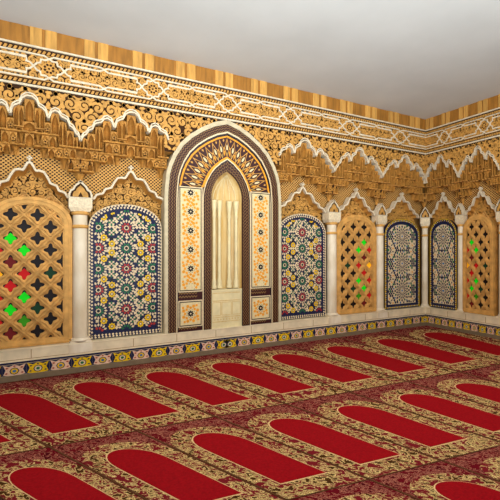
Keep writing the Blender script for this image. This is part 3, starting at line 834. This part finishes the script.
st_ = [2.455-.283*k-ZF for k in range(6)]
for x0, x1 in ((-.79, -.412), (.412, .79)):
    side_panel('side_mosaic_panel', x0, x1, .975-ZF, 2.545-ZF, st_, '')
    side_panel('square_mosaic_panel', x0, x1, .455-ZF, .850-ZF, [.652-ZF], '')
# recess: shallow concave shell with pointed half dome
m = MB(); W = .272; n = 14; rows = [(0, 1)]+[(k*.25, 1) for k in range(1, 9)]
prof = [(ZF, 1.0), (2.45, 1.0)]+[(2.45+.38*g, x) for x, g in GPI[1:]]
for (za, fa), (zb, fb) in zip(prof, prof[1:]):
    for i in range(n):
        p, q = PI*i/n, PI*(i+1)/n
        V_ = []
        for z, f, a in ((za, fa, p), (za, fa, q), (zb, fb, q), (zb, fb, p)):
            V_.append((-W*f*math.cos(a), -.06+.165*math.sin(a)*(f**.5 if f > 0 else 0), z-ZF))
        m.face(V_, ONYX)
m.build('niche_shell', t, True)['label'] = 'veined honey marble recess'
m = MB()                                        # ribs of the little dome
for sg in (-.8, -.4, 0, .4, .8):
    P = []
    for k in range(9):
        q = k/8; zz = 2.40+.38*q; ff = 1-q**1.8
        a = PI/2-sg*1.15
        P.append((W*.92*ff*math.cos(a), -.06+.155*math.sin(a)*ff**.5 if ff > 0 else -.06, zz-ZF))
    for a, b in zip(P, P[1:]):
        m.face([(a[0]-.007, a[1]-.004, a[2]), (a[0]+.007, a[1]-.004, a[2]), (b[0]+.005, b[1]-.004, b[2]), (b[0]-.005, b[1]-.004, b[2])], ONYXL)
m.build('dome_rib', t)
for x in (-.19, -.085, .085, .19):
    y = .005+.07*(1-abs(x)/.2)
    m = MB(); z = 1.0-ZF
    m.lathe([(.044, z), (.044, z+.03), (.036, z+.06), (.040, z+.10), (.028, z+.16), (.026, z+.6), (.025, 2.10-ZF), (.034, 2.13-ZF), (.027, 2.17-ZF), (.040, 2.27-ZF), (.046, 2.34-ZF), (.046, 2.38-ZF), (.0, 2.385-ZF)], ONYXL, 14, x, y)
    m.build('colonnette', t, True)
m = MB()
m.box(-W, W, -.045, .09, 0, .96-ZF, ONYXL); m.box(-W, W, -.052, .09, .955-ZF, .985-ZF, ONYXL)
for (a, b, c1, d) in ((-.24, .24, .10, .17), (-.24, .24, .72-ZF+.09, .93-ZF), (-.24, -.10, .20, .40), (-.08, .08, .20, .40), (.10, .24, .20, .40)):
    m.ribbon([(a, c1), (b, c1), (b, d), (a, d)], .008, -.049, -.045, ONYX, closed=True)
for k in range(9): m.slab(star(-.2+.05*k, .135, .018, .008, 4), -.048, -.045, ONYX)
m.build('marble_dado', t)

# ---------------------------------------------------------------- prayer rugs
HM = [[1.2433734718502907, -0.5181806565813393, -10.603209160175181], [0.010904009732411147, -2.850632103425715, 2.735357981542988], [-0.03836668793129048, 0.23959327795984625, 1.0]]
def W2(u, v):
    q = [r[0]*u+r[1]*v+r[2] for r in HM]; return -7.273+(q[0]/q[2]+7.273)*.9955, -5.623+(q[1]/q[2]+5.623)*.9955
def clip(P, ax, lim):                           # keep coordinate ax < lim
    out = []
    for i in range(len(P)):
        a, b = P[i-1], P[i]; ia, ib = a[ax] < lim, b[ax] < lim
        if ia != ib:
            q = (lim-a[ax])/(b[ax]-a[ax]); out.append(tuple(x+(y-x)*q for x, y in zip(a, b)))
        if ib: out.append(b)
    return out
YL, XL = -.098, -.098
def rug_piece(name, polys, z, zb, parent, mt):
    v = []; f = []; uv = []
    for P in polys:
        Q = [(*W2(*p), *p) for p in P]
        Q = clip(Q, 1, YL); Q = clip(Q, 0, XL) if Q else Q
        if len(Q) < 3: continue
        a = sum(Q[i-1][0]*Q[i][1]-Q[i][0]*Q[i-1][1] for i in range(len(Q)))
        if a < 0: Q = Q[::-1]
        n = len(v); k = len(Q)
        v += [(q[0], q[1], z) for q in Q]+[(q[0], q[1], zb) for q in Q]; uv += [(q[2], q[3]) for q in Q]*2
        f.append(tuple(range(n, n+k)))
        for i in range(k):
            j = (i+1) % k; f.append((n+i, n+k+i, n+k+j, n+j))
    if not f: return None
    m = MB(); m.v = v; m.f = f; m.m = [m.mi(mt)]*len(f)
    return m.build(name, parent, uv=uv)
def arch_uv(hw, vs, va, vb, n=14, e=.8):
    P = [(-hw, vb), (-hw, vs)]
    for i in range(1, n):
        a = PI-PI*i/n; cx, sx_ = math.cos(a), math.sin(a)
        P.append((math.copysign(abs(cx)**1.0, cx)*hw*(1-.05*sx_), vs-(vs-va)*sx_**.85))
    return P+[(hw, vs), (hw, vb)]
ORD = ['first', 'second', 'third', 'fourth', 'fifth', 'sixth', 'seventh', 'eighth', 'ninth', 'tenth']
ROWN = {1: 'in the row along the long wall', 2: 'in the middle row', 3: 'in the nearest row, at the picture bottom'}
for j, i0_, i1_ in ((1, 0, 9), (2, 0, 7), (3, 2, 5)):
    for idx, i in enumerate(range(i0_, i1_+1)):
        c = i+.5
        cor = [W2(i, j), W2(i+1, j), W2(i+1, j+1), W2(i, j+1)]
        if all(p[0] > XL for p in cor): continue
        r = bpy.data.objects.new('prayer_rug', None); COL.objects.link(r)
        p = W2(c, j+.6)
        tag(r, 'red prayer rug, %s from the left %s' % (ORD[idx], ROWN[j]), 'rug', 'prayer rugs laid in rows')
        def T(P): return [(c+x, j+y) for x, y in P]
        rug_piece('ground', [T([(-.5, 0), (.5, 0), (.5, 1), (-.5, 1)])], .006, .0005, r, RSPAN)
        B_ = arch_uv(.476, .31, .095, 1.0); F_ = arch_uv(.276, .37, .187, .856)
        rug_piece('floral_border', [T(B_)], .0085, .006, r, RBORD)
        rug_piece('outline', [T(arch_uv(.287, .37, .180, .863))], .0095, .0085, r, RPALE)
        rug_piece('field', [T(F_)], .011, .0095, r, RFIELD)
        rug_piece('edging', [T([(-.5, 0), (-.488, 0), (-.488, 1), (-.5, 1)]), T([(.488, 0), (.5, 0), (.5, 1), (.488, 1)]), T([(-.5, .0), (.5, 0), (.5, .007), (-.5, .007)])], .0105, .006, r, RLINE)
        r.location = (p[0], min(p[1], -.3), 0)          # origin at the rug's middle on the floor
        for ch in r.children: ch.location = (-r.location.x, -r.location.y, 0)
